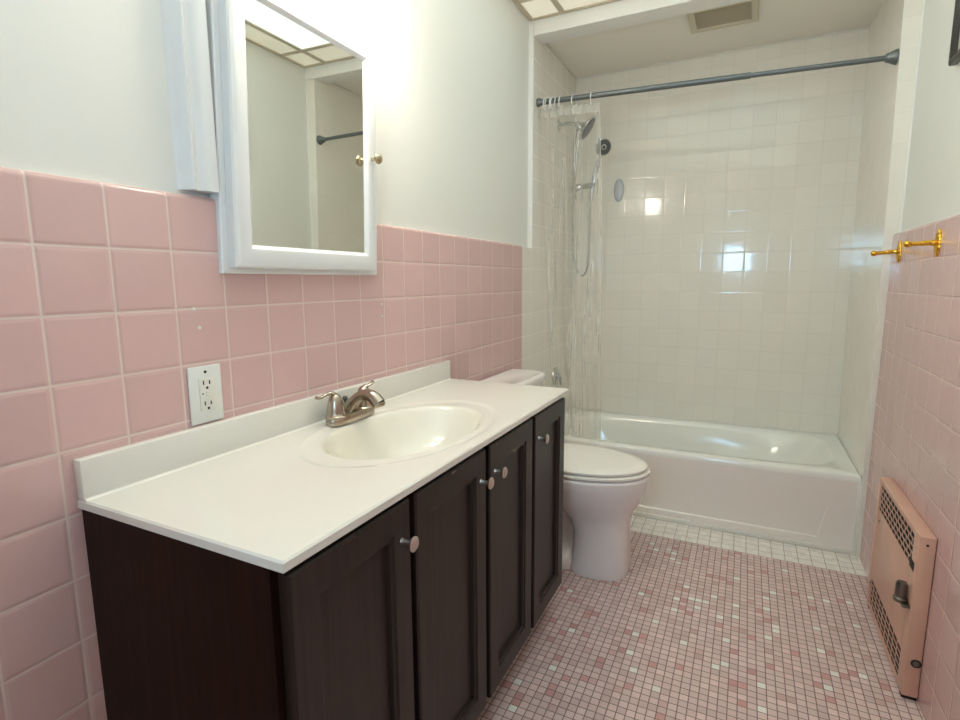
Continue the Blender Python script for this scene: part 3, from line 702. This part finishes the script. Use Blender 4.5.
# ------------------------------------------------------------------ brass robe hooks
def hook(y, z, label, tipdz, L=.072):
    h = thing('robe_hook', label, 'wall hook', (W, y, z), 'brass hooks on the pink tile')
    bm = BM(); n = 48; rings = []
    for r, dx in ((1.0, .0), (1.0, .003), (.93, .006), (.74, .0075), (.68, .0065), (.5, .0085), (.30, .010)):
        rings.append([Vector((W-dx, y+r*.0205*(1+.05*math.cos(16*t)*(r > .6))*math.cos(t), z+r*.037*(1+.05*math.cos(16*t)*(r > .6))*math.sin(t))) for t in [2*PI*k/n for k in range(n)]])
    loft(bm, rings); ro = obj('rosette', bm, m_brass, h, angle=40)
    bm = BM()
    P = [(W-.008, y, z), (W-.025, y, z+.001), (W-.045, y, z+tipdz*.4), (W-L+.006, y, z+tipdz)]
    tube(bm, smooth_path(P, 5), [.0095]*3+[.0080]*6+[.0068]*7, 14); 
    lathe(bm, [(.0075, -.010), (.009, -.008), (.007, -.005)], (W-.02, y, z), (-1, 0, 0), 16)
    a = obj('hook_arm', bm, m_brass, h, angle=60)
    bm = BM(); bmesh.ops.create_uvsphere(bm, u_segments=18, v_segments=12, radius=.0105)
    for v in bm.verts: v.co += Vector((W-L, y, z+tipdz))
    obj('ball_tip', bm, m_brass, a, angle=180)
hook(1.548, 1.250, 'polished brass robe hook on the right pink wall, the one nearer the camera', -.001)
hook(1.990, 1.245, 'polished brass robe hook on the right pink wall, next to the tub alcove', -.004, .076)

# ------------------------------------------------------------------ picture frame on the right wall
pf = thing('picture_frame', 'dark framed picture on the right wall, cut off by the photo edge', 'picture', (W+.02, 1.44, 1.757))
bm = BM(); y0, y1, z0, z1 = 1.28, 1.668, 1.762, 2.09
def rframe(prof): loft(bm, [[Vector((W+.0215-x, y0+i, z0+i)), Vector((W+.0215-x, y1-i, z0+i)), Vector((W+.0215-x, y1-i, z1-i)), Vector((W+.0215-x, y0+i, z1-i))] for i, x in prof], cap0=False, cap1=False)
rframe([(0, .0), (0, .016), (.004, .020), (.010, .018), (.014, .020), (.022, .014), (.026, .010), (.026, 0)])
obj('frame', bm, m_frame, pf, angle=30)
obj('artwork', bx(W+.0145, W+.0165, y0+.02, y1-.02, z0+.02, z1-.02), m_paper, pf, smooth=False)

# ------------------------------------------------------------------ wall heater
hy0, hy1, hz0, hz1, hx = 1.262, 1.752, .012, .478, 1.4175
he = thing('wall_heater', 'peach enamel gas wall heater with grilles low on the right pink wall', 'heater', (W, 1.5, 0))
bm = BM()
def heater_shell():
    e = .006
    # side/top shell
    box(bm, hx, W-.0005, hy0, hy0+.05, hz0, hz1, bev=.005)
    box(bm, hx, W-.0005, hy1-.03, hy1, hz0, hz1, bev=.005)
    box(bm, hx+.001, W-.0005, hy0+.045, hy1-.025, hz1-.016, hz1-.0003, bev=.004)
    box(bm, hx+.001, W-.0005, hy0+.045, hy1-.025, hz0+.0003, hz0+.013, bev=.003)
heater_shell()
casing = obj('casing', bm, m_heater, he)
# panel between grilles
gt0, gt1, gb0, gb1 = .368, .462, .026, .120
obj('front_panel', bx(hx+.002, hx+.007, hy0+.048, hy1-.028, gb1, gt0, bev=.003), m_heater, he)
bm = BM(); box(bm, hx+.006, W-.001, hy0+.048, hy1-.028, hz0+.012, hz1-.014); obj('firebox', bm, m_black, he, smooth=False)
def grille(z0, z1, nz, ny, name, staggered, wmat):
    bm = BM(); ya, yb = hy0+.048, hy1-.028
    for k in range(nz+1):
        z = z0+(z1-z0)*k/nz; t = .0024
        box(bm, hx+.002, hx+.0028, ya, yb, z-t, z+t)
    for r in range(nz):
        za, zc = z0+(z1-z0)*r/nz, z0+(z1-z0)*(r+1)/nz
        for c in range(ny+1):
            y = ya+(yb-ya)*(c+(.5 if staggered and r % 2 else 0))/ny
            if y > yb: continue
            box(bm, hx+.002, hx+.0028, y-.0030, y+.0030, za, zc)
    return obj(name, bm, wmat, he, smooth=False)
grille(gt0, gt1, 5, 11, 'upper_grille', True, m_heater)
grille(gb0, gb1, 5, 9, 'lower_grille', False, m_heater)
# gas valve on the front near the camera
bm = BM(); vy, vz = 1.300, .268
lathe(bm, [(.016, 0), (.017, .004), (.017, .010), (.0125, .013), (.0135, .016), (.0135, .050), (.011, .056), (.0001, .0575)], (hx-.016, vy, vz), (0, 0, 1), 20)
for k in range(8): lathe(bm, [(.0142, 0), (.0142, .0018)], (hx-.016, vy, vz+.018+k*.0042), (0, 0, 1), 20)
box(bm, hx-.018, hx+.002, vy-.03, vy+.012, vz-.004, vz+.004, bev=.0015)
obj('gas_valve', bm, m_steel, he, angle=50)
bm = BM(); box(bm, hx-.001, hx+.002, vy-.022, vy+.02, vz+.10, vz+.125, bev=.0005); obj('dark_slot', bm, m_black, he)
bm = BM(); lathe(bm, [(.012, 0), (.012, .001), (.0085, .002), (.008, .0)], (W-.014, hy0-.0002, .115), (0, -1, 0), 20); ph = obj('pipe_hole', bm, m_black, he)
bm = BM(); lathe(bm, [(.0075, 0), (.0075, .0015), (.005, .003), (.0001, .0032)], (W-.014, hy0-.001, .115), (0, -1, 0), 16); obj('pipe_end', bm, m_steel, ph)
bm = BM(); lathe(bm, [(.0035, 0), (.003, .0015), (.0001, .002)], (W-.02, hy0-.0001, .455), (0, -1, 0), 12); obj('screw', bm, m_black, he)
for y, z in ((1.70, .335), (1.72, .10)):
    bm = BM(); lathe(bm, [(.004, 0), (.003, .0015), (.0001, .002)], (hx+.002, y, z), (-1, 0, 0), 12); obj('screw', bm, m_black, he)
for y in (hy0+.01, hy1-.03): obj('foot', bx(hx+.004, W-.001, y, y+.02, 0, hz0+.001), m_black, he, smooth=False)
